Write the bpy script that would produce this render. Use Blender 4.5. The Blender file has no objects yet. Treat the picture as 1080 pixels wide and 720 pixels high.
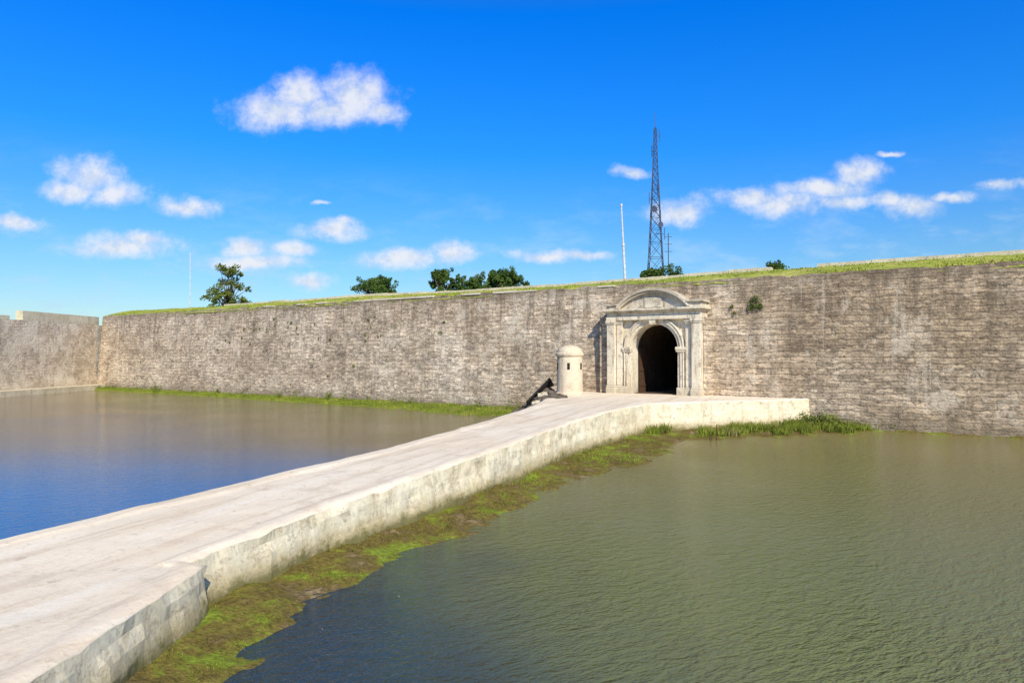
import bpy, bmesh, math, random
from mathutils import Vector, Matrix, noise
random.seed(7)
sc=bpy.context.scene
TH=-math.atan2(0.545,0.839)
G=Vector((9.02,42.75,0))
MW=Matrix.Translation(G)@Matrix.Rotation(TH,4,'Z')   # fort frame: x along wall, -y toward the moat
ZC=1.55

# ------------------------------------------------------------ helpers
def newmat(name):
    m=bpy.data.materials.new(name); m.use_nodes=True
    nt=m.node_tree; nt.nodes.clear()
    o=nt.nodes.new('ShaderNodeOutputMaterial'); b=nt.nodes.new('ShaderNodeBsdfPrincipled')
    nt.links.new(b.outputs[0],o.inputs[0])
    b.inputs['Roughness'].default_value=0.9
    b.inputs['Specular IOR Level'].default_value=0.2
    return m,nt,b
class N:
    def __init__(s,nt): s.nt=nt
    def put(s,sock,v):
        if isinstance(v,bpy.types.NodeSocket): s.nt.links.new(v,sock)
        else: sock.default_value=v
    def coord(s,k='Object'):
        return s.nt.nodes.new('ShaderNodeTexCoord').outputs[k]
    def map(s,v,scale=(1,1,1),loc=(0,0,0),rot=(0,0,0)):
        n=s.nt.nodes.new('ShaderNodeMapping'); s.put(n.inputs[0],v)
        n.inputs['Scale'].default_value=scale; n.inputs['Location'].default_value=loc; n.inputs['Rotation'].default_value=rot
        return n.outputs[0]
    def noise(s,v,scale,detail=6,rough=0.6,dist=0,col=False):
        n=s.nt.nodes.new('ShaderNodeTexNoise'); s.put(n.inputs['Vector'],v)
        n.inputs['Scale'].default_value=scale; n.inputs['Detail'].default_value=detail
        n.inputs['Roughness'].default_value=rough; n.inputs['Distortion'].default_value=dist
        return n.outputs['Color' if col else 'Fac']
    def vor(s,v,scale,out='Distance',feature='F1',dim='3D'):
        n=s.nt.nodes.new('ShaderNodeTexVoronoi'); n.voronoi_dimensions=dim; n.feature=feature; s.put(n.inputs['Vector'],v)
        n.inputs['Scale'].default_value=scale; return n.outputs[out]
    def ramp(s,f,stops):
        n=s.nt.nodes.new('ShaderNodeValToRGB'); s.put(n.inputs[0],f)
        e=n.color_ramp.elements
        while len(e)<len(stops): e.new(0.5)
        for i,(p,c) in enumerate(stops):
            e[i].position=p
            if not isinstance(c,(tuple,list)): c=(c,c,c)
            e[i].color=(c[0],c[1],c[2],1)
        return n.outputs[0]
    def mix(s,f,a,b,mode='MIX'):
        n=s.nt.nodes.new('ShaderNodeMix'); n.data_type='RGBA'; n.blend_type=mode
        s.put(n.inputs[0],f)
        for i,v in ((6,a),(7,b)):
            if isinstance(v,tuple): v=(v[0],v[1],v[2],1)
            s.put(n.inputs[i],v)
        return n.outputs[2]
    def math(s,op,a,b=0.0,c=0.0,clamp=False):
        n=s.nt.nodes.new('ShaderNodeMath'); n.operation=op; n.use_clamp=clamp
        s.put(n.inputs[0],a); s.put(n.inputs[1],b); s.put(n.inputs[2],c)
        return n.outputs[0]
    def mr(s,v,a,b,c=0.0,d=1.0,smooth=True):
        n=s.nt.nodes.new('ShaderNodeMapRange'); n.interpolation_type='SMOOTHSTEP' if smooth else 'LINEAR'
        s.put(n.inputs[0],v); n.inputs[1].default_value=a; n.inputs[2].default_value=b
        n.inputs[3].default_value=c; n.inputs[4].default_value=d
        return n.outputs[0]
    def sep(s,v):
        n=s.nt.nodes.new('ShaderNodeSeparateXYZ'); s.put(n.inputs[0],v); return n.outputs
    def comb(s,x,y,z):
        n=s.nt.nodes.new('ShaderNodeCombineXYZ')
        s.put(n.inputs[0],x); s.put(n.inputs[1],y); s.put(n.inputs[2],z); return n.outputs[0]
    def vm(s,op,a,b=None,c=None):
        n=s.nt.nodes.new('ShaderNodeVectorMath'); n.operation=op
        s.put(n.inputs[0],a)
        if b is not None: s.put(n.inputs[1],b)
        if c is not None: s.put(n.inputs[2],c)
        return n.outputs['Value'] if op=='LENGTH' else n.outputs[0]
    def bump(s,h,strength,dist,bsdf,normal=None):
        n=s.nt.nodes.new('ShaderNodeBump'); s.put(n.inputs['Height'],h)
        n.inputs['Strength'].default_value=strength; n.inputs['Distance'].default_value=dist
        if normal is not None: s.put(n.inputs['Normal'],normal)
        if bsdf is not None: s.nt.links.new(n.outputs[0],bsdf.inputs['Normal'])
        return n.outputs[0]

def mesh_obj(name,verts,faces,mat=None,mw=None,parent=None,smooth=False):
    me=bpy.data.meshes.new(name); me.from_pydata([tuple(v) for v in verts],[],faces); me.update()
    ob=bpy.data.objects.new(name,me); sc.collection.objects.link(ob)
    if mat: me.materials.append(mat)
    if parent: ob.parent=parent
    if mw is not None: ob.matrix_world=mw
    if smooth:
        for p in me.polygons: p.use_smooth=True
    return ob
def empty(name,mw):
    e=bpy.data.objects.new(name,None); sc.collection.objects.link(e); e.matrix_world=mw; return e
def fix_normals(ob):
    bm=bmesh.new(); bm.from_mesh(ob.data); bmesh.ops.recalc_face_normals(bm,faces=bm.faces); bm.to_mesh(ob.data); bm.free()
class MB:
    def __init__(s): s.v=[]; s.f=[]
    def box(s,x0,x1,y0,y1,z0,z1):
        i=len(s.v)
        s.v+=[(x0,y0,z0),(x1,y0,z0),(x1,y1,z0),(x0,y1,z0),(x0,y0,z1),(x1,y0,z1),(x1,y1,z1),(x0,y1,z1)]
        s.f+=[tuple(i+k for k in q) for q in ((0,3,2,1),(4,5,6,7),(0,1,5,4),(1,2,6,5),(2,3,7,6),(3,0,4,7))]
    def tube(s,a,b,r0,r1,n=6,cap=True):
        a=Vector(a); b=Vector(b); d=(b-a)
        if d.length<1e-6: return
        q=d.to_track_quat('Z','Y'); i=len(s.v)
        for p,r in ((a,r0),(b,r1)):
            for k in range(n):
                t=2*math.pi*k/n
                s.v.append(tuple(p+q@Vector((r*math.cos(t),r*math.sin(t),0))))
        for k in range(n):
            s.f.append((i+k,i+(k+1)%n,i+n+(k+1)%n,i+n+k))
        if cap:
            s.f.append(tuple(i+n+k for k in range(n))); s.f.append(tuple(i+n-1-k for k in range(n)))
    def strip(s,inner,outer,y0,y1):
        i=len(s.v); n=len(inner)
        for y in (y0,y1):
            for p in inner: s.v.append((p[0],y,p[1]))
            for p in outer: s.v.append((p[0],y,p[1]))
        I=lambda k:i+k; O=lambda k:i+n+k; IB=lambda k:i+2*n+k; OB=lambda k:i+3*n+k
        for k in range(n-1):
            s.f+=[(I(k),I(k+1),O(k+1),O(k)),(IB(k+1),IB(k),OB(k),OB(k+1)),
                  (I(k+1),I(k),IB(k),IB(k+1)),(O(k),O(k+1),OB(k+1),OB(k))]
        s.f+=[(I(0),O(0),OB(0),IB(0)),(O(n-1),I(n-1),IB(n-1),OB(n-1))]
    def lathe(s,prof,cx=0,cy=0,n=32):
        i=len(s.v)
        for r,z in prof:
            for k in range(n):
                t=2*math.pi*k/n; s.v.append((cx+r*math.cos(t),cy+r*math.sin(t),z))
        for j in range(len(prof)-1):
            for k in range(n):
                s.f.append((i+j*n+k,i+j*n+(k+1)%n,i+(j+1)*n+(k+1)%n,i+(j+1)*n+k))
    def obj(s,name,mat,mw=None,parent=None,smooth=False):
        o=mesh_obj(name,s.v,s.f,mat,mw,parent,smooth); fix_normals(o); return o
def fbm(x,y,z=0,o=4):
    return noise.fractal(Vector((x,y,z)),1.0,2.0,o)

# ------------------------------------------------------------ materials
def wall_material(name,pale=0.0):
    m,nt,b=newmat(name); n=N(nt)
    co=n.coord(); x,y,z=n.sep(co)
    nz=n.noise(co,0.7,5,0.65)
    wz=n.math('MULTIPLY',n.math('SUBTRACT',nz,0.5),0.34)
    zz=n.math('ADD',z,wz)
    v=n.comb(n.math('MULTIPLY',x,2.8),n.math('MULTIPLY',zz,6.2),0.0)
    vn=nt.nodes.new('ShaderNodeTexVoronoi'); vn.voronoi_dimensions='2D'; nt.links.new(v,vn.inputs['Vector']); vn.inputs['Scale'].default_value=1.0
    vn.inputs['Randomness'].default_value=0.7
    cell=n.sep(vn.outputs['Color'])[0]
    gap=n.mr(vn.outputs['Distance'],0.46,0.72)
    cs=n.math('ABSOLUTE',n.math('SUBTRACT',n.math('FRACT',n.math('MULTIPLY',zz,3.1)),0.5))
    course=n.mr(cs,0.33,0.5)
    big=n.noise(n.map(co,(1,1,1.5)),0.16,5,0.65)
    med=n.noise(n.map(co,(1,1,1.3)),0.8,7,0.74)
    fine=n.noise(n.map(co,(1,1,1.2)),7,4,0.8)
    cmask=n.mr(n.math('ADD',med,n.math('MULTIPLY',n.mr(x,0,8),0.08)),0.44,0.56)
    base=n.ramp(big,[(0.36,(0.44,0.325,0.215)),(0.5,(0.61,0.48,0.335)),(0.62,(0.76,0.63,0.47))])
    xr=n.mr(x,2,12); base=n.mix(n.math('MULTIPLY',xr,0.62),base,(0.38,0.275,0.17))
    xl=n.mr(x,-8,-30); base=n.mix(n.math('MULTIPLY',xl,0.5),base,(0.56,0.455,0.335))
    c=n.mix(0.85,base,n.ramp(cell,[(0.0,0.62),(0.35,0.9),(0.7,1.08),(1.0,1.4)]),'MULTIPLY')
    c=n.mix(n.math('MULTIPLY',gap,0.36),c,(0.19,0.14,0.09))
    c=n.mix(n.math('MULTIPLY',n.math('MULTIPLY',course,cmask),0.62),c,(0.14,0.105,0.07))
    c=n.mix(1.0,c,n.ramp(fine,[(0.32,0.38),(0.5,1.0),(0.7,1.35)]),'MULTIPLY')
    c=n.mix(1.0,c,n.ramp(med,[(0.36,0.68),(0.5,1.0),(0.66,1.26)]),'MULTIPLY')
    lime=n.noise(n.map(co,(1.1,1,0.9),(7,3,1)),0.5,9,0.82)
    lmask=n.math('ADD',n.math('MULTIPLY',n.mr(n.math('ABSOLUTE',n.math('ADD',x,3.0)),12,3),0.3),0.48+pale)
    c=n.mix(n.math('MULTIPLY',n.mr(lime,0.53-pale*0.3,0.60-pale*0.15),lmask),c,(0.78,0.67,0.51))
    bl=n.noise(n.map(co,(0.8,1,1.2),(2,8,5)),0.5,9,0.82)
    c=n.mix(n.math('MULTIPLY',n.mr(bl,0.52,0.62),0.5-pale*0.6),c,(0.135,0.10,0.072))
    st=n.noise(n.map(co,(1.5,1,0.10)),1.0,6,0.75)
    top=n.mr(z,2.0,8.8,0.25,1.0)
    c=n.mix(n.math('MULTIPLY',n.math('MULTIPLY',n.mr(st,0.51,0.61),top),0.55-pale*0.5),c,(0.155,0.12,0.085))
    c=n.mix(n.math('MULTIPLY',n.mr(st,0.43,0.34),0.35),c,(0.72,0.62,0.48))
    c=n.mix(n.math('MULTIPLY',n.mr(n.math('ADD',z,n.math('MULTIPLY',med,1.8)),8.5,9.4),0.5-pale),c,(0.17,0.13,0.09))
    c=n.mix(n.math('MULTIPLY',n.mr(n.math('ADD',z,n.math('MULTIPLY',nz,0.9)),1.7,0.5),0.6),c,(0.20,0.16,0.10))
    if pale>0: c=n.mix(0.3,c,(0.66,0.58,0.46))
    nt.links.new(c,b.inputs['Base Color'])
    h=n.math('SUBTRACT',n.math('ADD',n.math('MULTIPLY',fine,1.2),n.math('MULTIPLY',cell,0.3)),n.math('MULTIPLY',gap,0.4))
    n.bump(h,0.85,0.06,b)
    return m
M_wall=wall_material('coral_stone_masonry')
M_flank=wall_material('brightened_flank_masonry',0.25)  # paler copy of the wall masonry, brightened to offset grazing sun on the flank

def plaster_material(name,c0,c1,dirt,dirt_amt,scale=1.0,streak=True,bump=0.6,grime=0.0):
    m,nt,b=newmat(name); n=N(nt); co=n.coord(); x,y,z=n.sep(co)
    big=n.noise(co,0.6*scale,5,0.65); fine=n.noise(co,9*scale,4,0.75); med=n.noise(n.map(co,(1,1,1),(4,4,4)),1.8*scale,8,0.8)
    c=n.mix(n.mr(big,0.35,0.65),c0,c1)
    c=n.mix(n.math('MULTIPLY',n.mr(med,0.51,0.66),dirt_amt),c,dirt)
    c=n.mix(0.6,c,n.ramp(fine,[(0.3,0.6),(0.5,1.0),(0.72,1.1)]),'MULTIPLY')
    if streak:
        st=n.noise(n.map(co,(2.8,2.8,0.28),(1,5,2)),1.0*scale,6,0.78)
        c=n.mix(n.math('MULTIPLY',n.mr(st,0.53,0.64),dirt_amt),c,dirt)
    if grime>0:   # rain black on the cornice and pediment, rising damp at the foot
        g=n.mr(n.math('ADD',z,n.math('MULTIPLY',n.math('SUBTRACT',med,0.5),5.0)),6.3,7.8)
        c=n.mix(n.math('MULTIPLY',g,grime),c,(0.24,0.195,0.145))
        g=n.mr(n.math('ADD',z,n.math('MULTIPLY',n.math('SUBTRACT',med,0.5),2.5)),2.4,1.6)
        c=n.mix(n.math('MULTIPLY',g,grime),c,(0.32,0.26,0.17))
    nt.links.new(c,b.inputs['Base Color'])
    n.bump(n.math('ADD',fine,med),bump,0.05,b)
    return m
M_plaster=plaster_material('weathered_lime_plaster',(0.82,0.74,0.58),(0.74,0.64,0.47),(0.27,0.21,0.145),0.75,grime=0.45)
M_sentry=plaster_material('sentry_plaster',(0.76,0.64,0.46),(0.68,0.56,0.40),(0.34,0.26,0.18),0.45)
M_kerb=plaster_material('coping_plaster',(0.76,0.68,0.49),(0.64,0.55,0.38),(0.3,0.25,0.14),0.45)

def side_mat():
    m,nt,b=newmat('causeway_side_plaster'); n=N(nt); co=n.coord(); x,y,z=n.sep(co)
    big=n.noise(co,0.7,5,0.65); fine=n.noise(co,9,5,0.8); med=n.noise(n.map(co,(1,1,1.4),(4,4,4)),1.6,8,0.8)
    c=n.mix(n.mr(big,0.35,0.65),(0.86,0.78,0.58),(0.82,0.71,0.49))
    f=n.mr(med,0.53,0.60)
    cell=n.sep(n.vor(n.map(co,(1,1,1.5)),7.5,'Color'))[0]
    c=n.mix(n.math('MULTIPLY',f,0.6),c,n.mix(cell,(0.42,0.32,0.18),(0.70,0.59,0.41)))
    c=n.mix(0.6,c,n.ramp(fine,[(0.3,0.5),(0.5,1.0),(0.72,1.03)]),'MULTIPLY')
    st=n.noise(n.map(co,(2.2,2.2,0.35)),1.2,6,0.75)
    c=n.mix(n.math('MULTIPLY',n.mr(st,0.53,0.66),0.4),c,(0.42,0.32,0.16))
    zz=n.math('ADD',z,n.math('MULTIPLY',med,1.1))
    c=n.mix(n.math('MULTIPLY',n.mr(zz,1.25,0.85),0.6),c,(0.42,0.32,0.12))
    c=n.mix(n.math('MULTIPLY',n.mr(zz,1.0,0.72),0.85),c,(0.13,0.12,0.03))
    nt.links.new(c,b.inputs['Base Color'])
    n.bump(n.math('ADD',n.math('MULTIPLY',fine,0.7),n.math('SUBTRACT',med,n.math('MULTIPLY',f,0.6))),0.5,0.035,b)
    return m
M_side=side_mat()

def paving():
    m,nt,b=newmat('worn_causeway_concrete'); n=N(nt); co=n.coord()
    big=n.noise(co,0.3,4,0.6); med=n.noise(co,1.1,8,0.8); fine=n.noise(co,14,4,0.75)
    c=n.mix(n.mr(big,0.35,0.68),(0.85,0.745,0.585),(0.82,0.69,0.52))
    c=n.mix(n.math('MULTIPLY',n.mr(med,0.52,0.66),0.5),c,(0.62,0.48,0.34))
    d=n.map(co,(1,1,1),(0,0,0),(0,0,math.radians(24.5)))
    st=n.noise(n.map(d,(2.2,0.14,1)),1.0,6,0.72)
    c=n.mix(n.math('MULTIPLY',n.mr(st,0.5,0.62),0.5),c,(0.60,0.47,0.33))
    c=n.mix(n.math('MULTIPLY',n.mr(st,0.46,0.34),0.55),c,(0.88,0.81,0.68))
    sp=n.mr(n.noise(co,4.0,5,0.8),0.58,0.66)
    c=n.mix(n.math('MULTIPLY',sp,0.45),c,(0.42,0.33,0.22))
    c=n.mix(0.35,c,n.ramp(fine,[(0.3,0.7),(0.5,1.0),(0.7,1.05)]),'MULTIPLY')
    nt.links.new(c,b.inputs['Base Color'])
    n.bump(n.math('ADD',med,n.math('MULTIPLY',fine,0.5)),0.45,0.04,b)
    return m
M_pave=paving()

def grass_mat(name,stops,scale=1.0,var=0.85):
    m,nt,b=newmat(name); n=N(nt); co=n.coord()
    big=n.noise(co,0.55*scale,6,0.72); fine=n.noise(co,8*scale,4,0.78)
    c=n.ramp(big,stops)
    c=n.mix(var,c,n.ramp(fine,[(0.3,0.4),(0.5,1.0),(0.7,1.5)]),'MULTIPLY')
    nt.links.new(c,b.inputs['Base Color']); n.bump(fine,0.9,0.08,b)
    return m
def even(cols): return [(0.32+0.36*i/(len(cols)-1),k) for i,k in enumerate(cols)]
bankst=[(0.33,(0.40,0.31,0.18)),(0.40,(0.20,0.145,0.06)),(0.48,(0.16,0.125,0.03)),(0.53,(0.20,0.165,0.035)),(0.575,(0.19,0.22,0.025)),(0.64,(0.24,0.32,0.03)),(0.72,(0.2,0.16,0.06))]
M_bank=grass_mat('mossy_bank',bankst,1.3)
M_blade=grass_mat('bank_moss_blades',[(0.36,(0.20,0.155,0.05)),(0.48,(0.17,0.145,0.035)),(0.54,(0.22,0.20,0.04)),(0.58,(0.21,0.26,0.03)),(0.66,(0.26,0.35,0.03))],1.3)
M_green=grass_mat('waterside_grass',even([(0.24,0.21,0.06),(0.17,0.215,0.025),(0.24,0.28,0.035),(0.28,0.24,0.09)]),0.8)
M_ramp=grass_mat('rampart_turf',even([(0.44,0.38,0.12),(0.28,0.32,0.05),(0.38,0.40,0.07),(0.48,0.40,0.16)]),0.5)
M_dry=grass_mat('rampart_grass_blades',even([(0.44,0.38,0.10),(0.28,0.34,0.05),(0.36,0.40,0.05),(0.46,0.39,0.13)]),0.5)
M_ground=grass_mat('earth',even([(0.2,0.15,0.09),(0.14,0.13,0.05),(0.24,0.19,0.12)]),0.1)

def leaf_mat(name,a,bb):
    m,nt,b=newmat(name); n=N(nt); co=n.coord()
    f=n.noise(co,1.2,3,0.6); c=n.mix(n.mr(f,0.35,0.65),a,bb)
    nt.links.new(c,b.inputs['Base Color']); b.inputs['Roughness'].default_value=0.6
    return m
M_leaf=leaf_mat('leaves',(0.04,0.085,0.014),(0.10,0.155,0.025))
M_leaf_y=leaf_mat('leaves_yellowish',(0.09,0.13,0.02),(0.2,0.22,0.04))
M_bark=leaf_mat('bark',(0.10,0.075,0.05),(0.17,0.13,0.09))
def simple(name,c,r=0.6,metal=0.0,var=0.3):
    m,nt,b=newmat(name); n=N(nt); f=n.noise(n.coord(),4,4,0.7)
    cc=n.mix(n.mr(f,0.35,0.65),c,tuple(k*(1-var) for k in c)); nt.links.new(cc,b.inputs['Base Color'])
    b.inputs['Roughness'].default_value=r; b.inputs['Metallic'].default_value=metal; return m
M_steel=simple('painted_steel',(0.10,0.12,0.17),0.5,0.2)
M_white=simple('white_painted_metal',(0.7,0.7,0.7),0.5)
M_dark=simple('beam_black_and_slit_shade',(0.035,0.03,0.025),0.9)  # black of the beams, also the painted shade in the loopholes
M_rock=plaster_material('rubble_stone',(0.20,0.16,0.12),(0.08,0.065,0.05),(0.035,0.03,0.025),0.7,scale=2)
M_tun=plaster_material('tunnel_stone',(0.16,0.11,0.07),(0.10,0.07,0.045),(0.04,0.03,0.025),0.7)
M_wood=simple('old_wood',(0.10,0.055,0.03),0.8)

def water_mat():
    m,nt,b=newmat('moat_water'); n=N(nt); co=n.coord(); x,y,z=n.sep(co)
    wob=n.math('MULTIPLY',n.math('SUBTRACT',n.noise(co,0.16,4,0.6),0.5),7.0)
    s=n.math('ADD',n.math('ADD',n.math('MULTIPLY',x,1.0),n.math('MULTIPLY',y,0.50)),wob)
    skyReflR=n.mr(s,8.6,1.8)  # mask for the dark sky reflection painted into the water colour
    browner=n.mr(n.math('ADD',y,wob),10,30)  # green water turns browner with growing y
    green=n.mix(browner,(0.150,0.165,0.062),(0.200,0.175,0.064))
    c=n.mix(skyReflR,green,(0.024,0.048,0.070))
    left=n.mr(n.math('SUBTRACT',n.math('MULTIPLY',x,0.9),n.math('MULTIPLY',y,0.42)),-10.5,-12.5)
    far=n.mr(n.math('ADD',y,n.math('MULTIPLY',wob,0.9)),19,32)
    cl=n.mix(far,(0.010,0.12,0.32),(0.17,0.12,0.062))  # left pond: painted reflections, sky blue near and wall brown far
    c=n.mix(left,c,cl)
    nt.links.new(c,b.inputs['Base Color'])
    b.inputs['IOR'].default_value=1.33; b.inputs['Specular IOR Level'].default_value=0.5
    b.inputs['Roughness'].default_value=0.05
    r=n.map(co,(1,1,1),(0,0,0),(0,0,math.radians(-28)))
    w1=n.noise(n.map(r,(1.3,2.8,1)),2.2,2,0.5,0.5)
    w2=n.noise(n.map(r,(1.5,3.4,1)),5.5,2,0.6,0.3)
    patch=n.mr(n.noise(co,0.12,2,0.5),0.35,0.65,0.6,1.1)
    near=n.mr(y,20,9,1.0,1.35)
    calm=n.mr(left,0.0,1.0,1.0,0.18)
    h=n.math('MULTIPLY',n.math('MULTIPLY',n.math('MULTIPLY',n.math('ADD',w1,n.math('MULTIPLY',w2,0.55)),patch),calm),near)
    n.bump(h,1.0,0.085,b)
    return m
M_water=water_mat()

# ------------------------------------------------------------ ground + water
mesh_obj('ground',[(-3000,-3000,-0.8),(3000,-3000,-0.8),(3000,3000,-0.8),(-3000,3000,-0.8)],[(0,1,2,3)],M_ground)
def L2W(x,y,z=0): return MW@Vector((x,y,z))
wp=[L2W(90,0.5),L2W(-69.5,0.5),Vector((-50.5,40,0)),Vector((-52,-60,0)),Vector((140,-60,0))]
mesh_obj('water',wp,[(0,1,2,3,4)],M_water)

# ------------------------------------------------------------ main wall
WH=8.55
def face_y(z): return 0.62*z/WH
def wall_grid(name,u0,u1,H,du,dz,mw,hole=None,seed=0,mat=M_wall,top_noise=0.12):
    nu=int((u1-u0)/du); nz=int(H/dz)+1; vs=[]; fs=[]
    for i in range(nu+1):
        u=u0+(u1-u0)*i/nu
        hh=H+top_noise*fbm(u*0.7,seed,0,4)
        for j in range(nz+1):
            z=-0.8+(hh+0.8)*j/nz
            y=face_y(z)+0.05*fbm(u*0.9,z*1.2,seed)+0.02*fbm(u*4,z*5,seed+5,2)+0.10*noise.noise(Vector((u*0.12,z*0.2,seed)))
            vs.append((u,y,z))
    for i in range(nu):
        uc=u0+(u1-u0)*(i+0.5)/nu
        for j in range(nz):
            zc=-0.8+(H+0.8)*(j+0.5)/nz
            if hole and hole[0]<uc<hole[1] and zc<hole[2]: continue
            a=i*(nz+1)+j; fs.append((a,a+nz+1,a+nz+2,a+1))
    return mesh_obj(name,vs,fs,mat,mw,smooth=True)
wall_grid('stone_fort_wall',-69,70,WH,0.16,0.13,MW,hole=(-1.9,1.9,5.9),seed=3,top_noise=0.14)

def rfac(u):
    k=0.75+0.5*(noise.noise(Vector((u*0.05,3,1)))+0.5)
    r=1.0 if u>4 else (0.75 if u>-40 else 1.0)
    if -2<u<=4: r=0.75+0.25*(u+2)/6
    return k*r
vs=[];fs=[]
prof=[(0.60,WH-0.25),(0.75,WH+0.02),(1.4,WH+0.22),(2.4,WH+0.48),(3.4,WH+0.68),(3.9,WH+0.75),(5.0,WH+0.7),(14,WH+0.3),(18,-0.8)]
nu=500
for i in range(nu+1):
    u=-69+139*i/nu
    for (y,z) in prof:
        d=max(0,z-WH)
        zz=(z if z<WH else WH+d*rfac(u))+0.05*fbm(u*1.3,y*1.3,2)
        vs.append((u,y,zz))
np_=len(prof)
for i in range(nu):
    for j in range(np_-1):
        a=i*np_+j; fs.append((a,a+np_,a+np_+1,a+1))
mesh_obj('rampart',vs,fs,M_ramp,MW)
mb=MB(); u=-50
while u<69:
    l=random.uniform(1.6,3.2); z=WH+0.74*rfac(u+l/2)
    if random.random()<0.95: mb.box(u,u+l-0.03,3.7,4.2,z-0.3,z+0.20+random.uniform(-0.03,0.03))
    u+=l
mb.obj('crest_kerb',M_kerb,MW)
mb=MB(); u=-40
while u<-3.5:
    l=random.uniform(0.8,2.0)
    if random.random()<0.6: mb.box(u,u+l-0.02,0.56+random.uniform(-.02,.02),0.98,WH-0.06,WH+0.08+random.uniform(-0.04,0.02))
    u+=l
mb.obj('wall_coping',M_kerb,MW)

# ------------------------------------------------------------ left flank (bastion)
C=L2W(-68.6,0)
FM=Matrix.Translation((C.x-0.2,C.y+1.0,0))@Matrix.Rotation(math.radians(87.5),4,'Z')
wall_grid('bastion_flank_wall',-50,1.5,7.5,0.25,0.2,FM,seed=11,mat=M_flank)
mb=MB(); mb.box(-50,1,0.7,9,-0.8,7.4); mb.obj('bastion_terreplein',M_ramp,FM)
mb=MB(); mb.box(-11.5,0.5,0.75,1.5,7.3,8.5); mb.box(-40,-13.2,0.75,1.5,7.3,7.9)
o=mb.obj('bastion_parapet',M_kerb,FM)
mb=MB(); mb.box(-50,-0.2,-1.6,0.3,-0.8,0.55); mb.obj('bastion_plinth',M_kerb,FM)

# ------------------------------------------------------------ gate
gate=empty('fort_gate',MW)
W=1.50; HS=ZC+2.85
def archprof(w,hs,n=24,z0=ZC-0.05):
    p=[(-w,z0),(-w,(z0+hs)/2),(-w,hs)]
    for k in range(1,n):
        t=math.pi*(1-k/n); p.append((w*math.cos(t),hs+w*math.sin(t)))
    p+=[(w,hs),(w,(z0+hs)/2),(w,z0)]
    return p
def rectouter(p,hw,ht,hs,z0):
    out=[]
    for i,(x,z) in enumerate(p):
        if z<=hs+1e-6: out.append((hw if x>0 else -hw,z))
        else:
            dx=x; dz=z-hs; s=1e9
            if abs(dx)>1e-6: s=min(s,hw/abs(dx))
            if dz>1e-6: s=min(s,(ht-hs)/dz)
            out.append((dx*s,hs+dz*s))
    return out
mb=MB(); p=archprof(W,HS); mb.strip(p,rectouter(p,2.8,ZC+4.75,HS,ZC),-0.30,0.75)
mb.box(-2.8,2.8,-0.30,0.8,ZC+4.72,ZC+5.3)
mb.obj('panel',M_plaster,MW,gate)
mb=MB()
mb.strip(archprof(W+0.02,HS),archprof(W+0.20,HS),-0.40,-0.28)
mb.strip(archprof(W+0.20,HS),archprof(W+0.38,HS),-0.50,-0.28)
mb.strip(archprof(W+0.38,HS),archprof(W+0.46,HS),-0.56,-0.28)
mb.obj('archivolt',M_plaster,MW,gate)
mb=MB()
for s in (-1,1):
    x0,x1=sorted((s*(W-0.06),s*(W+0.56))); mb.box(x0,x1,-0.62,-0.2,HS-0.12,HS+0.08); mb.box(x0+0.03,x1-0.03,-0.58,-0.2,HS-0.24,HS-0.12)
    x0,x1=sorted((s*(W+0.01),s*(W+0.52))); mb.box(x0,x1,-0.60,-0.2,ZC-0.1,ZC+0.45)
mb.obj('imposts',M_plaster,MW,gate)
mb=MB(); mb.v+=[(-0.17,-0.66,HS+W-0.02),(0.17,-0.66,HS+W-0.02),(0.26,-0.66,HS+W+0.54),(-0.26,-0.66,HS+W+0.54),(-0.17,-0.2,HS+W-0.02),(0.17,-0.2,HS+W-0.02),(0.26,-0.2,HS+W+0.54),(-0.26,-0.2,HS+W+0.54)]
mb.f+=[(0,1,2,3),(1,5,6,2),(5,4,7,6),(4,0,3,7),(3,2,6,7),(0,4,5,1)]
mb.obj('keystone',M_plaster,MW,gate)
mb=MB()
for s in (-1,1):
    for (c,w,yf,yb) in ((2.25,0.20,-0.52,-0.25),(2.76,0.27,-0.74,0.8)):
        x0=s*c-w; x1=s*c+w
        mb.box(x0,x1,yf,yb,ZC+0.5,ZC+4.35)
        mb.box(x0-0.05,x1+0.05,yf-0.09,yb,ZC-0.1,ZC+0.38); mb.box(x0-0.025,x1+0.025,yf-0.05,yb,ZC+0.38,ZC+0.5)
        mb.box(x0-0.03,x1+0.03,yf-0.05,yb,ZC+4.35,ZC+4.45); mb.box(x0-0.06,x1+0.06,yf-0.1,yb,ZC+4.45,ZC+4.62)
mb.obj('pilasters',M_plaster,MW,gate)
mb=MB()
mb.box(-3.1,3.1,-0.72,0.8,ZC+4.62,ZC+4.85); mb.box(-3.05,3.05,-0.66,0.8,ZC+4.85,ZC+5.08)
mb.box(-3.18,3.18,-0.84,0.8,ZC+5.08,ZC+5.18); mb.box(-3.3,3.3,-1.0,0.8,ZC+5.18,ZC+5.32)
mb.box(-3.08,-2.3,-0.7,0.8,ZC+5.32,ZC+5.55); mb.box(2.3,3.08,-0.7,0.8,ZC+5.32,ZC+5.62)
mb.box(-3.16,-2.2,-0.82,0.8,ZC+5.55,ZC+5.64); mb.box(2.2,3.22,-0.86,0.8,ZC+5.62,ZC+5.76)
mb.obj('entablature',M_plaster,MW,gate)
def seg(hw,rise,zb,n=28):
    R=(hw*hw+rise*rise)/(2*rise); cz=zb+rise-R; a=math.asin(hw/R)
    return [(R*math.sin(-a+2*a*k/n),cz+R*math.cos(-a+2*a*k/n)) for k in range(n+1)]
mb=MB()
mb.strip([(x,ZC+5.32) for x,z in seg(2.25,1.2,ZC+5.32)],seg(2.2,0.95,ZC+5.325),-0.45,0.9)
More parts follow.
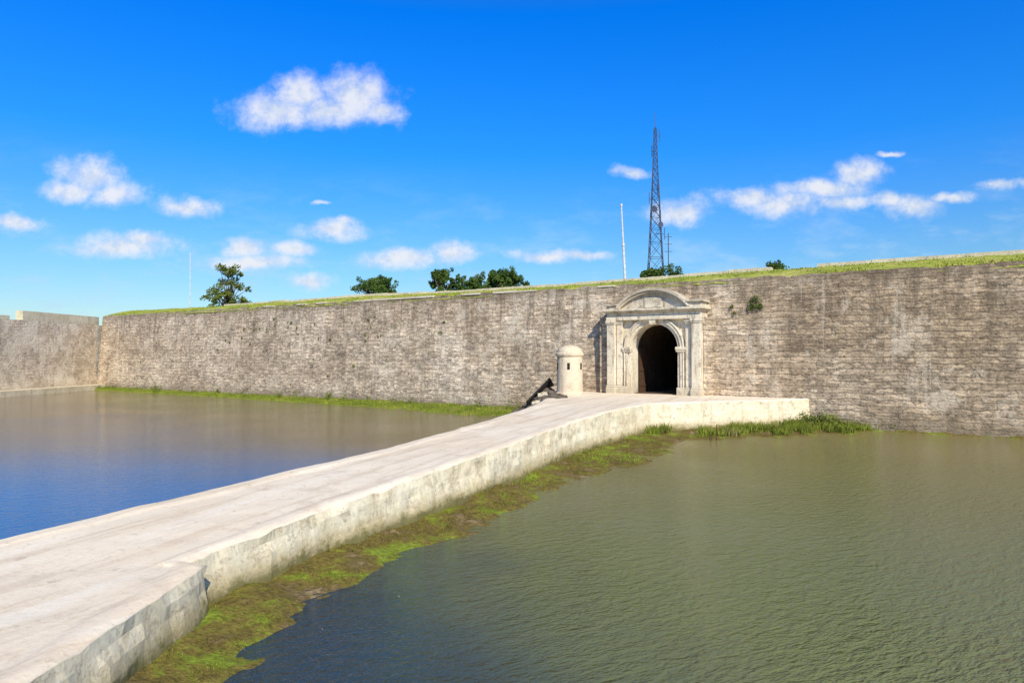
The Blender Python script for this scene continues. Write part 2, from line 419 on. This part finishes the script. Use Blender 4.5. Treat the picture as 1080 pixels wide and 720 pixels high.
mb.strip(seg(2.2,0.95,ZC+5.33),seg(2.3,1.07,ZC+5.36),-0.70,0.9)
mb.strip(seg(2.3,1.07,ZC+5.36),seg(2.42,1.22,ZC+5.38),-0.82,0.9)
mb.box(-0.55,0.55,-0.52,-0.4,ZC+5.4,ZC+6.0)
mb.obj('pediment',M_plaster,MW,gate)
mb=MB(); mb.box(-3.75,-3.06,-0.25,0.7,-0.8,ZC+4.9); mb.box(3.06,3.5,-0.2,0.7,-0.8,ZC+4.7)
mb.obj('side_masonry',M_wall,MW,gate)
for o in gate.children:
    if o.name.startswith(('side_','keystone')): continue
    bv=o.modifiers.new('wear','BEVEL'); bv.width=0.03; bv.segments=2; bv.limit_method='ANGLE'
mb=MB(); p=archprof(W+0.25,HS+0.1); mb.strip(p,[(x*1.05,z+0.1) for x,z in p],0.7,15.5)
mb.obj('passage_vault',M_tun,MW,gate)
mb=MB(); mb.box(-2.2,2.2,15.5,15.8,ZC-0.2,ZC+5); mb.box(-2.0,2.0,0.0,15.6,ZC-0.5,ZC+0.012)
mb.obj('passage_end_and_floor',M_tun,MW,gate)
mb=MB()
for s in (-1,1):
    x0,x1=sorted((s*1.58,s*1.50)); mb.box(x0,x1,1.0,2.4,ZC+0.03,ZC+2.9)
    for zz in (0.4,1.4,2.4):
        x0,x1=sorted((s*1.50,s*1.46)); mb.box(x0,x1,1.05,2.35,ZC+zz,ZC+zz+0.14)
mb.obj('door_leaves',M_wood,MW,gate)

# ------------------------------------------------------------ sentry box
SX,SY=3.55,42.0
SM=Matrix.Translation((SX,SY,ZC-0.05))
se=empty('sentry_box',SM)
mb=MB()
mb.lathe([(0.0,0),(0.90,0),(0.90,0.14),(0.83,0.2),(0.80,0.25),(0.79,1.3),(0.78,2.36),(0.82,2.40),(0.87,2.46),(0.88,2.54),(0.86,2.60),(0.82,2.62),(0.78,2.66)],n=40)
mb.obj('body',M_sentry,SM,se)
mb=MB()
dome=[(0.78,2.64)]+[(0.77*math.cos(t*math.pi/2/9),2.66+0.44*math.sin(t*math.pi/2/9)) for t in range(0,9)]+[(0.12,3.1),(0.0,3.13)]
mb.lathe(dome,n=40); mb.obj('dome',M_sentry,SM,se)
mb=MB()
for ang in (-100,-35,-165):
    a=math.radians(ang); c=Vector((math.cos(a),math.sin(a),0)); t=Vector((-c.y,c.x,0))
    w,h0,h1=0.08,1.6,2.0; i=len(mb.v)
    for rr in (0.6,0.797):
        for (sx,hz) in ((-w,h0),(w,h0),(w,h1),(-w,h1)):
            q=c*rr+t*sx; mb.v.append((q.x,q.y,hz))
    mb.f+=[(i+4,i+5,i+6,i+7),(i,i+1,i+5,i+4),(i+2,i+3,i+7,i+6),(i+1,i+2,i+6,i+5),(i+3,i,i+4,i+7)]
mb.obj('loopholes',M_dark,SM,se)  # black slabs on the solid body, painting the shade inside open slits

# ------------------------------------------------------------ causeway
ST=[((-16.0,-8),(-4.62,-8),0.88),((-12.0,3),(-4.6,3),0.88),((-9.6,9.0),(-4.55,10.15),0.90),((-9.55,9.1),(-4.86,10.25),0.90),
    ((-7.4,13.4),(-3.6,13.4),1.02),((-4.05,19.7),(-1.1,18.5),1.2),((-1.0,27.0),(2.2,26.0),1.4),((0.35,31.0),(4.3,30.0),1.5),
    ((1.3,34.6),(6.9,34.3),1.55),((2.3,41.0),(16.2,37.75),1.55),((3.1,49.0),(17.6,38.9),1.55)]
dense=[]
for k in range(len(ST)-1):
    (l0,r0,z0),(l1,r1,z1)=ST[k],ST[k+1]
    L=max((Vector(l1)-Vector(l0)).length,(Vector(r1)-Vector(r0)).length); m=max(1,int(L/0.13))
    for i in range(m):
        f=i/m; dense.append((Vector(l0).lerp(Vector(l1),f),Vector(r0).lerp(Vector(r1),f),z0+(z1-z0)*f))
dense.append((Vector(ST[-1][0]),Vector(ST[-1][1]),ST[-1][2]))
vs=[];fs=[];NT=44; SIDE=9
rowlen=NT+1+2*SIDE
for (l,r,z) in dense:
    w=(r-l).length; nd=(r-l).normalized(); row=[]
    def top(d,q):
        e=min(d,w-d)
        lip=0.045 if d>w/2 else 0.05
        wob=0.16*noise.noise(Vector((q.x*0.6,q.y*0.6,1)))
        wd=0.45 if d>w/2 else 0.6
        t=(wd+wob-e)/0.12; t=max(0,min(1,t))*(0.5+0.9*abs(noise.noise(Vector((q.x*0.3,q.y*0.3,7))))) ; h=lip*t
        h-=(0.05+0.07*max(0,fbm(q.x*1.7,q.y*1.7,12)))*max(0,1-e/0.14)
        return h+0.022*fbm(q.x*0.8,q.y*0.8,4)
    ds=[]
    for i in range(NT+1):
        if i<=10: d=i*0.065
        elif i>=NT-10: d=w-(NT-i)*0.065
        else: d=0.65+(w-1.3)*(i-10)/(NT-20)
        ds.append(d)
    sideL=[];sideR=[]
    for j in range(SIDE):
        f=(j+1)/SIDE; zz=z-(z+0.8)*f
        qn=0.07*fbm(l.x*1.2,l.y*1.2,zz*2)
        sideL.append((l.x-nd.x*(0.05*f+qn),l.y-nd.y*(0.05*f+qn),zz))
        qn=0.065*fbm(r.x*0.9,r.y*0.9,zz*1.6)+0.025*noise.noise(Vector((r.x*4,r.y*4,zz*5)))+0.012*noise.noise(Vector((r.x*9,r.y*9,zz*9)))
        sideR.append((r.x+nd.x*(0.16*f+qn),r.y+nd.y*(0.16*f+qn),zz))
    row+=sideL[::-1]
    for d in ds:
        q=l+nd*d
        e=0.06*fbm(q.x*1.5,q.y*1.5,9)*max(0,1-min(d,w-d)/0.1)
        row.append((q.x+nd.x*e,q.y+nd.y*e,z+top(d,q)))
    row+=sideR
    vs+=row
mats=[]
for i in range(len(dense)-1):
    for j in range(rowlen-1):
        a=i*rowlen+j; fs.append((a,a+1,a+rowlen+1,a+rowlen)); mats.append(1 if (j<SIDE or j>=rowlen-1-SIDE) else 0)
cw=mesh_obj('causeway',vs,fs,M_pave,smooth=False); cw.data.materials.append(M_side)
for p,mi in zip(cw.data.polygons,mats):
    p.material_index=mi; p.use_smooth=(mi==0)
fix_normals(cw)

# ------------------------------------------------------------ banks
BK=[((-4.8,-6),(-3.7,-6)),((-4.8,3),(-3.7,3)),((-4.8,7),(-3.55,7.5)),((-4.8,10),(-3.3,10.4)),((-3.9,13.2),(-2.35,13.4)),((-3.1,15.0),(-1.0,15.2)),
    ((-1.5,18.2),(0.2,18)),((0.1,22),(1.8,21.6)),((1.9,26.2),(4.9,25.3)),((4.0,30.3),(7.1,29.8)),((6.6,34.8),(9.2,32.4)),((11,36.6),(13.8,33.7)),((16,38.8),(17.3,34.9)),((18.9,37.2),(18.9,35.9)),((24,33.6),(23.7,32.9)),((60,10.6),(59.6,9.9))]
import bisect
def make_bank(name,BK,hi,ext,seed,nt=16,step=0.22,mat=M_bank):
    rows=[]
    for k in range(len(BK)-1):
        (a0,b0),(a1,b1)=BK[k],BK[k+1]
        L=max((Vector(b1)-Vector(b0)).length,(Vector(a1)-Vector(a0)).length); m=max(1,int(L/step))
        for i in range(m):
            f=i/m; rows.append((Vector(a0).lerp(Vector(a1),f),Vector(b0).lerp(Vector(b1),f)))
    rows.append((Vector(BK[-1][0]),Vector(BK[-1][1])))
    vs=[];fs=[]
    for (a,b) in rows:
        for j in range(nt+1):
            t=j/nt*ext; q=a.lerp(b,t)
            z=hi*(1-t)**0.9 if t<1 else -(t-1)*0.5
            z+=0.11*fbm(q.x*0.8,q.y*0.8,seed)+0.06*fbm(q.x*3.0,q.y*3.0,seed)
            vs.append((q.x,q.y,z))
    for i in range(len(rows)-1):
        for j in range(nt):
            p=i*(nt+1)+j; fs.append((p,p+1,p+nt+2,p+nt+1))
    o=mesh_obj(name,vs,fs,mat,smooth=True); fix_normals(o)
    polys=list(o.data.polygons); cum=[];s=0
    for p in polys: s+=p.area; cum.append(s)
    def samples(n,cond):
        out=[]; me=o.data
        for _ in range(n):
            p=polys[min(len(polys)-1,bisect.bisect(cum,random.random()*s))]
            vv=[me.vertices[i].co for i in p.vertices]
            a,b2=random.random(),random.random()
            q=(vv[0]*(1-a)+vv[1]*a)*(1-b2)+(vv[3]*(1-a)+vv[2]*a)*b2
            if cond(q): out.append(q.copy())
        return out
    return o,samples
bank,sampR=make_bank('mossy_bank',BK,0.20,1.35,2)
lb=[]
for u,w in ((-69,1.7),(-55,1.6),(-40,1.8),(-30,2.4),(-20,3.0),(-12,4.2),(-8.5,4.2),(-6.2,2.2)):
    a=L2W(u,0.5); b=L2W(u,-w); lb.append(((a.x,a.y),(b.x,b.y)))
bankL,sampL=make_bank('grassy_bank',lb,0.26,1.25,8,mat=M_green)

def blades(name,pts,hmin,hmax,wd,mat,mw=None,lean=0.5):
    vs=[];fs=[]
    for q in pts:
        h=random.uniform(hmin,hmax); a=random.uniform(0,2*math.pi)
        d=Vector((math.cos(a),math.sin(a),0)); p2=Vector((-d.y,d.x,0))
        ln=random.uniform(0,lean)*h; i=len(vs)
        w=wd*random.uniform(0.6,1.3)
        vs+=[q-d*w,q+d*w,q+d*w*0.6+p2*ln*0.4+Vector((0,0,h*0.6)),q+p2*ln+Vector((0,0,h)),q-d*w*0.6+p2*ln*0.4+Vector((0,0,h*0.6))]
        fs+=[(i,i+1,i+2,i+3,i+4)]
    return mesh_obj(name,vs,fs,mat,mw)
def condR(q):
    if q.z<0.03 or q.y<2: return False
    return fbm(q.x*0.6,q.y*0.6,20,3)>0.02
blades('bank_moss',sampR(90000,condR),0.015,0.06,0.008,M_blade,lean=1.2)
blades('bank_grass',sampR(14000,lambda q:q.z>0.05 and 20<q.y<33 and fbm(q.x*0.5,q.y*0.5,4,2)>0.1),0.05,0.16,0.015,M_green)
blades('bank_tall_grass',sampR(44000,lambda q:q.z>0.03 and q.y>33 and q.x<20 and (q.x>14.5 or fbm(q.x*0.5,q.y*0.5,4,2)>0.05)),0.12,0.46,0.022,M_green)
blades('waterside_grass',sampL(40000,lambda q:q.z>0.03),0.05,0.17,0.03,M_green)
pts=[]
for k in range(32000):
    u=random.uniform(-68,45); y=random.uniform(0.62,3.5)
    if fbm(u*0.3,y*0.5,31,3)<-0.15: continue
    z=WH+0.02+max(0,(y-0.75))*0.235*rfac(u)
    pts.append(Vector((u,y,z)))
blades('rampart_grass',pts,0.04,0.16,0.03,M_dry,MW,lean=1.0)

def leaf_cluster(mb,c,r,n,size,flat=1.0):
    for _ in range(n):
        while True:
            v=Vector((random.uniform(-1,1),random.uniform(-1,1),random.uniform(-1,1)))
            if v.length<1: break
        p=Vector(c)+Vector((v.x*r,v.y*r*flat,v.z*r))
        a=Vector((random.gauss(0,1),random.gauss(0,1),random.gauss(0,1))).normalized()
        b=a.orthogonal().normalized()
        cc=a.cross(b); s=size*random.uniform(0.6,1.3); i=len(mb.v)
        mb.v+=[tuple(p-b*s),tuple(p+cc*s*0.45),tuple(p+b*s),tuple(p-cc*s*0.45)]
        mb.f.append((i,i+1,i+2,i+3))
def raw(mb,name,mat,mw=None,parent=None): return mesh_obj(name,mb.v,mb.f,mat,mw,parent)
mb=MB()
for (u,z,r,n) in [(5.95,7.1,0.38,200),(5.7,6.7,0.2,60),(6.2,6.75,0.2,60),(4.6,6.9,0.12,30),(4.75,6.5,0.1,24)]: leaf_cluster(mb,(u,face_y(z)-0.12,z),r,n,0.07,0.5)
raw(mb,'wall_shrub',M_leaf_y,MW)
mb=MB()
for k in range(48):
    u=random.choice([random.uniform(-60,-14),random.uniform(-45,-22),random.uniform(-45,-22)])
    z=random.choice([random.gauss(4.9,0.35),random.gauss(6.6,0.3),random.uniform(1.2,8)])
    r=random.uniform(0.06,0.19); leaf_cluster(mb,(u,face_y(z)-0.04,z),r,int(20+90*r),0.055,0.4)
raw(mb,'wall_weeds',M_leaf_y,MW)
mb=MB()
for k in range(76):
    u=random.uniform(7.2,10.6) if k<51 else random.uniform(-67,-7)
    leaf_cluster(mb,(u,-random.uniform(0.1,1.5),0.3+random.uniform(0,0.35)),random.uniform(0.15,0.42),70,0.06)
raw(mb,'waterside_weeds',M_leaf_y,MW)

# ------------------------------------------------------------ rubble
rub=empty('rubble_pile',Matrix.Identity(4))
def rock(mb,c,s,seed):
    bm=bmesh.new(); bmesh.ops.create_icosphere(bm,subdivisions=3,radius=1)
    i=len(mb.v)
    for v in bm.verts:
        d=1+0.35*noise.noise(v.co*1.3+Vector((seed,0,0)))+0.15*noise.noise(v.co*3+Vector((0,seed,0)))
        co=v.co*d; co=Vector((round(co.x*3.2)/3.2*0.5+co.x*0.5,round(co.y*3.2)/3.2*0.5+co.y*0.5,round(co.z*3.2)/3.2*0.5+co.z*0.5))
        mb.v.append((c[0]+co.x*s[0],c[1]+co.y*s[1],c[2]+co.z*s[2]))
    for f in bm.faces: mb.f.append(tuple(i+v.index for v in f.verts))
    bm.free()
mb=MB()
for k in range(60):
    x=0.3+random.random()*2.4; y=38+random.random()*6
    h=0.3+1.75*max(0,1-abs(x-2.3)/2.2)*(0.6+0.4*random.random())
    s=random.uniform(0.2,0.5); rock(mb,(x,y,h-0.3),(s*1.2,s,s*0.7),k*3.1)
mb.obj('boulders',M_rock,None,rub)
mb=MB()
rock(mb,(2.0,41.0,1.5),(0.5,0.4,0.30),91); rock(mb,(1.5,39.0,1.2),(0.4,0.35,0.22),17)
mb.obj('pale_blocks',M_kerb,None,rub)
mb=MB()
for k in range(5):
    f=k/4; mb.tube((0.9+0.3*f,41.2+1.4*f,1.15+0.1*f),(2.4+0.3*f,43.4+1.2*f,2.5-0.45*f),0.07,0.06,7)
mb.tube((1.0,41.8,1.2),(2.9,42.4,1.75),0.06,0.06,8)
mb.obj('fallen_beams',M_dark,None,rub)

# ------------------------------------------------------------ mast + poles
tw=empty('lattice_radio_mast',Matrix.Identity(4))
segs=[(-0.8,5.0),(10,3.2),(16,2.1),(23,1.3),(29,0.7),(34,0.35)]
def width(z):
    for (z0,w0),(z1,w1) in zip(segs,segs[1:]):
        if z<=z1: return w0+(w1-w0)*(z-z0)/(z1-z0)
    return segs[-1][1]
rot=math.radians(27)
def cor(z):
    w=width(z)/2*1.2; return [Vector((19+w*math.cos(rot+k*math.pi/2),90+w*math.sin(rot+k*math.pi/2),z)) for k in range(4)]
mb=MB(); z=-0.8
while z<33.7:
    w=width(z); z2=min(34,z+max(0.9,min(2.2,w))); A=cor(z);B=cor(z2)
    for k in range(4):
        mb.tube(A[k],B[k],0.065 if w>1 else 0.045,0.06 if w>1 else 0.045,5)
        mb.tube(A[k],B[(k+1)%4],0.028,0.028,4); mb.tube(A[(k+1)%4],B[k],0.028,0.028,4)
        mb.tube(B[k],B[(k+1)%4],0.03,0.03,4)
    z=z2
mb.obj('lattice',M_steel,None,tw)
mb=MB(); mb.tube((19,90,34),(19,90,36.2),0.05,0.03,6)
for z,a,l in ((33,0.3,0.7),(31,2.2,0.6),(28.5,4,0.7),(26,1,0.8),(24.5,3.4,0.9),(22,5.2,1.0),(20,0.4,1.4)):
    d=Vector((math.cos(a),math.sin(a),0))*l; p=Vector((19,90,z))
    mb.tube(p,p+d,0.04,0.04,5); mb.tube(p+d-Vector((0,0,0.7)),p+d+Vector((0,0,0.9)),0.045,0.045,5)
for z,a in ((23,-1.9),(21,-1.2)):
    d=Vector((math.cos(a),math.sin(a),0)); c=Vector((19,90,z))+d*0.9; mb.tube(c,c+d*0.3,0.12,0.4,14)
mb.obj('antennas',M_steel,None,tw)
def pole(name,base,top,r,mat):
    e=empty(name,Matrix.Identity(4)); mb=MB(); b=Vector(base); t=Vector(top)
    mb.tube(b,b.lerp(t,0.55),r,r*0.85,10); mb.tube(b.lerp(t,0.55),t,r*0.7,r*0.5,10)
    mb.tube(b,b+Vector((0,0,0.12)),r*3,r*3,12); mb.tube(t,t+Vector((0,0,r*2.2)),r*1.0,r*0.7,8)
    mb.tube(b.lerp(t,0.55)-Vector((0,0,0.1)),b.lerp(t,0.55)+Vector((0,0,0.1)),r*1.25,r*1.25,10)
    mb.obj('shaft',mat,None,e); return e
pole('flagpole',(8.5,51,8.7),(8.2,51,15.1),0.10,M_white)
pole('flagpole',(-39.6,84,-0.8),(-39.7,84,16.3),0.09,M_white)
e=empty('antenna_pole',Matrix.Identity(4)); mb=MB(); mb.tube((17.0,74,-0.8),(17.0,74,17.2),0.06,0.05,6)
for z in (15.2,16.0,16.8): mb.tube((16.6,74,z),(17.4,74,z),0.03,0.03,5)
mb.obj('mast',M_steel,None,e)

# ------------------------------------------------------------ trees
def tree(name,base,h,cr,ch,nclump,mat,leaf=0.16,dens=150):
    e=empty(name,Matrix.Translation(base)); mb=MB(); lf=MB()
    th=h-ch*0.75; p=Vector((0,0,0)); r=0.28
    for i in range(5):
        q=p+Vector((random.uniform(-.15,.15),random.uniform(-.15,.15),th/5)); mb.tube(p,q,r,r*0.88,8,False); r*=0.88; p=q
    for k in range(nclump):
        a=random.uniform(0,6.283); f=random.random()**0.5
        zz=random.random()
        rad=cr*f*(1-0.75*abs(zz-0.35)*1.2)
        c=Vector((rad*math.cos(a),rad*math.sin(a),h-ch+ch*zz))
        mid=p.lerp(c,0.5)+Vector((0,0,-0.2*random.random()))
        s=Vector((0,0,th*random.uniform(0.75,1.0)))
        mb.tube(s,mid,0.10,0.06,5,False); mb.tube(mid,c,0.06,0.02,5,False)
        cl=random.uniform(0.3,0.6)*(cr/3.0)**0.5
        leaf_cluster(lf,c,cl,int(dens*random.uniform(0.6,1.2)),leaf,1)
        for _ in range(2):
            leaf_cluster(lf,c+Vector((random.uniform(-1,1),random.uniform(-1,1),random.uniform(-.6,.8)))*cl*1.4,cl*0.6,int(dens*0.3),leaf,1)
    mb.obj('trunk_and_limbs',M_bark,Matrix.Translation(base),e)
    raw(lf,'crown',mat,Matrix.Translation(base),e)
tree('broadleaf_tree',(-41.6,100,-0.8),17.4,3.4,6.4,46,M_leaf_y,0.17,90)
tree('broadleaf_tree',(-15.0,75,-0.8),12.9,2.9,2.8,50,M_leaf,0.13,150)
tree('broadleaf_tree',(-7.6,74,-0.8),13.8,1.9,3.6,34,M_leaf,0.13,150)
tree('broadleaf_tree',(-4.8,75,-0.8),13.3,2.6,3.2,44,M_leaf,0.13,150)
tree('broadleaf_tree',(-1.0,76,-0.8),13.9,3.6,3.5,75,M_leaf,0.13,160)
tree('broadleaf_tree',(13.5,62,-0.8),12.3,3.0,2.4,44,M_leaf,0.13,150)
tree('broadleaf_tree',(24.5,64,-0.8),12.9,2.6,2.6,36,M_leaf,0.13,140)

mb=MB(); mb.tube((9.5,31.9,-0.5),(9.55,31.9,0.75),0.03,0.02,6); mb.tube((9.1,31.6,-0.4),(9.3,31.7,0.45),0.02,0.015,6)
mb.obj('wooden_stake',M_wood)

# ------------------------------------------------------------ sun + sky
SAZ=Vector((0.32,-0.947,0)).normalized(); EL=math.radians(38)
sdir=Vector((SAZ.x*math.cos(EL),SAZ.y*math.cos(EL),math.sin(EL)))
sun=bpy.data.lights.new('sun','SUN'); sun.energy=5.0; sun.angle=math.radians(0.53); sun.color=(1.0,0.92,0.78)
so=bpy.data.objects.new('sun',sun); sc.collection.objects.link(so)
so.rotation_euler=sdir.to_track_quat('Z','Y').to_euler()
w=bpy.data.worlds.new('World'); sc.world=w; w.use_nodes=True; nt=w.node_tree; nt.nodes.clear(); n=N(nt)
sky=nt.nodes.new('ShaderNodeTexSky'); sky.sky_type='NISHITA'; sky.sun_disc=False
sky.sun_elevation=EL; sky.sun_rotation=math.atan2(SAZ.x,SAZ.y); sky.air_density=1.0; sky.dust_density=0.4; sky.ozone_density=2.0
bg=nt.nodes.new('ShaderNodeBackground'); out=nt.nodes.new('ShaderNodeOutputWorld'); nt.links.new(bg.outputs[0],out.inputs[0])
bg.inputs[1].default_value=0.1
co=n.coord('Generated'); x,y,z=n.sep(co)
tint=n.ramp(n.math('MAXIMUM',z,0.0),[(0.0,(0.90,1.0,1.05)),(0.12,(0.60,1.02,1.35)),(0.28,(0.13,1.0,2.05)),(0.45,(0.01,0.95,2.45)),(0.62,(0.6,0.75,0.9))])
skyc=n.mix(1.0,sky.outputs[0],tint,'MULTIPLY')
ys=n.math('MAXIMUM',y,0.05)
g=n.comb(n.math('DIVIDE',x,ys),n.math('DIVIDE',z,ys),0.0)
wn=n.noise(n.map(g,(1,1.3,1)),12,4,0.58,col=True)
wsub=n.vm('SUBTRACT',wn,(0.5,0.5,0.5)); wmul=n.vm('MULTIPLY',wsub,(0.07,0.035,0.0)); gw=n.vm('ADD',g,wmul)
def E(px,py,rx,ry): return ((px-540)/720,(374-py)/720,rx/720,ry/720)
CL=[E(287,116,42,22),E(314,100,28,22),E(374,102,40,27),E(342,116,64,19),E(402,118,22,12),
    E(92,186,34,20),E(118,204,34,14),E(70,200,28,12),E(192,217,34,11),E(128,260,52,13),E(150,252,30,9),
    E(795,208,36,11),E(822,216,36,13),E(868,200,46,10),E(908,184,26,16),E(885,213,34,8),
    E(716,222,34,15),E(962,218,28,13),E(935,211,16,8),E(1008,210,26,6),E(1062,197,22,6),
    E(425,271,46,11),E(480,264,22,12),E(350,243,36,9),E(365,236,14,7),E(256,259,28,11),E(268,275,56,8),E(310,262,24,8),
    E(575,270,36,7),E(618,267,28,6),E(12,234,30,8),E(338,214,11,3),E(666,179,16,6),E(325,295,26,9),E(944,162,12,3)]
dmin=None
for (cx,cy,rx,ry) in CL:
    v=n.vm('MULTIPLY_ADD',gw,(1/rx,1/ry,0),(-cx/rx,-cy/ry,0)); d=n.vm('LENGTH',v)
    dmin=d if dmin is None else n.math('MINIMUM',dmin,d)
fn=n.noise(g,26,6,0.66)
dens=n.math('ADD',n.math('SUBTRACT',1.05,dmin),n.math('MULTIPLY',n.math('SUBTRACT',fn,0.5),1.6))
cm=n.mr(dens,-0.4,0.95)
hz=n.noise(n.map(g,(1,2.6,1),(3.3,1.7,0)),7,5,0.65)
hm=n.math('MULTIPLY',n.math('MULTIPLY',n.mr(hz,0.46,0.72),n.mr(z,0.28,0.07)),0.6)
front=n.mr(y,0.1,0.3)
cm=n.math('MULTIPLY',n.math('MULTIPLY',cm,front),0.9)
shade=n.mix(n.mr(fn,0.38,0.6),(6.6,7.4,8.8),(8.8,8.9,9.3))
skyc=n.mix(n.math('MULTIPLY',hm,front),skyc,(5.2,7.3,9.5))
skyc=n.mix(cm,skyc,shade)
nt.links.new(skyc,bg.inputs[0])

# ------------------------------------------------------------ camera
cam=bpy.data.cameras.new('camera'); cam.sensor_width=36; cam.lens=24.0; cam.clip_end=8000
coo=bpy.data.objects.new('camera',cam); sc.collection.objects.link(coo)
coo.location=(0,0,4.0); coo.rotation_euler=(math.radians(90+1.11),0,0)
sc.camera=coo
sc.view_settings.view_transform='Standard'; sc.view_settings.look='None'; sc.view_settings.exposure=0
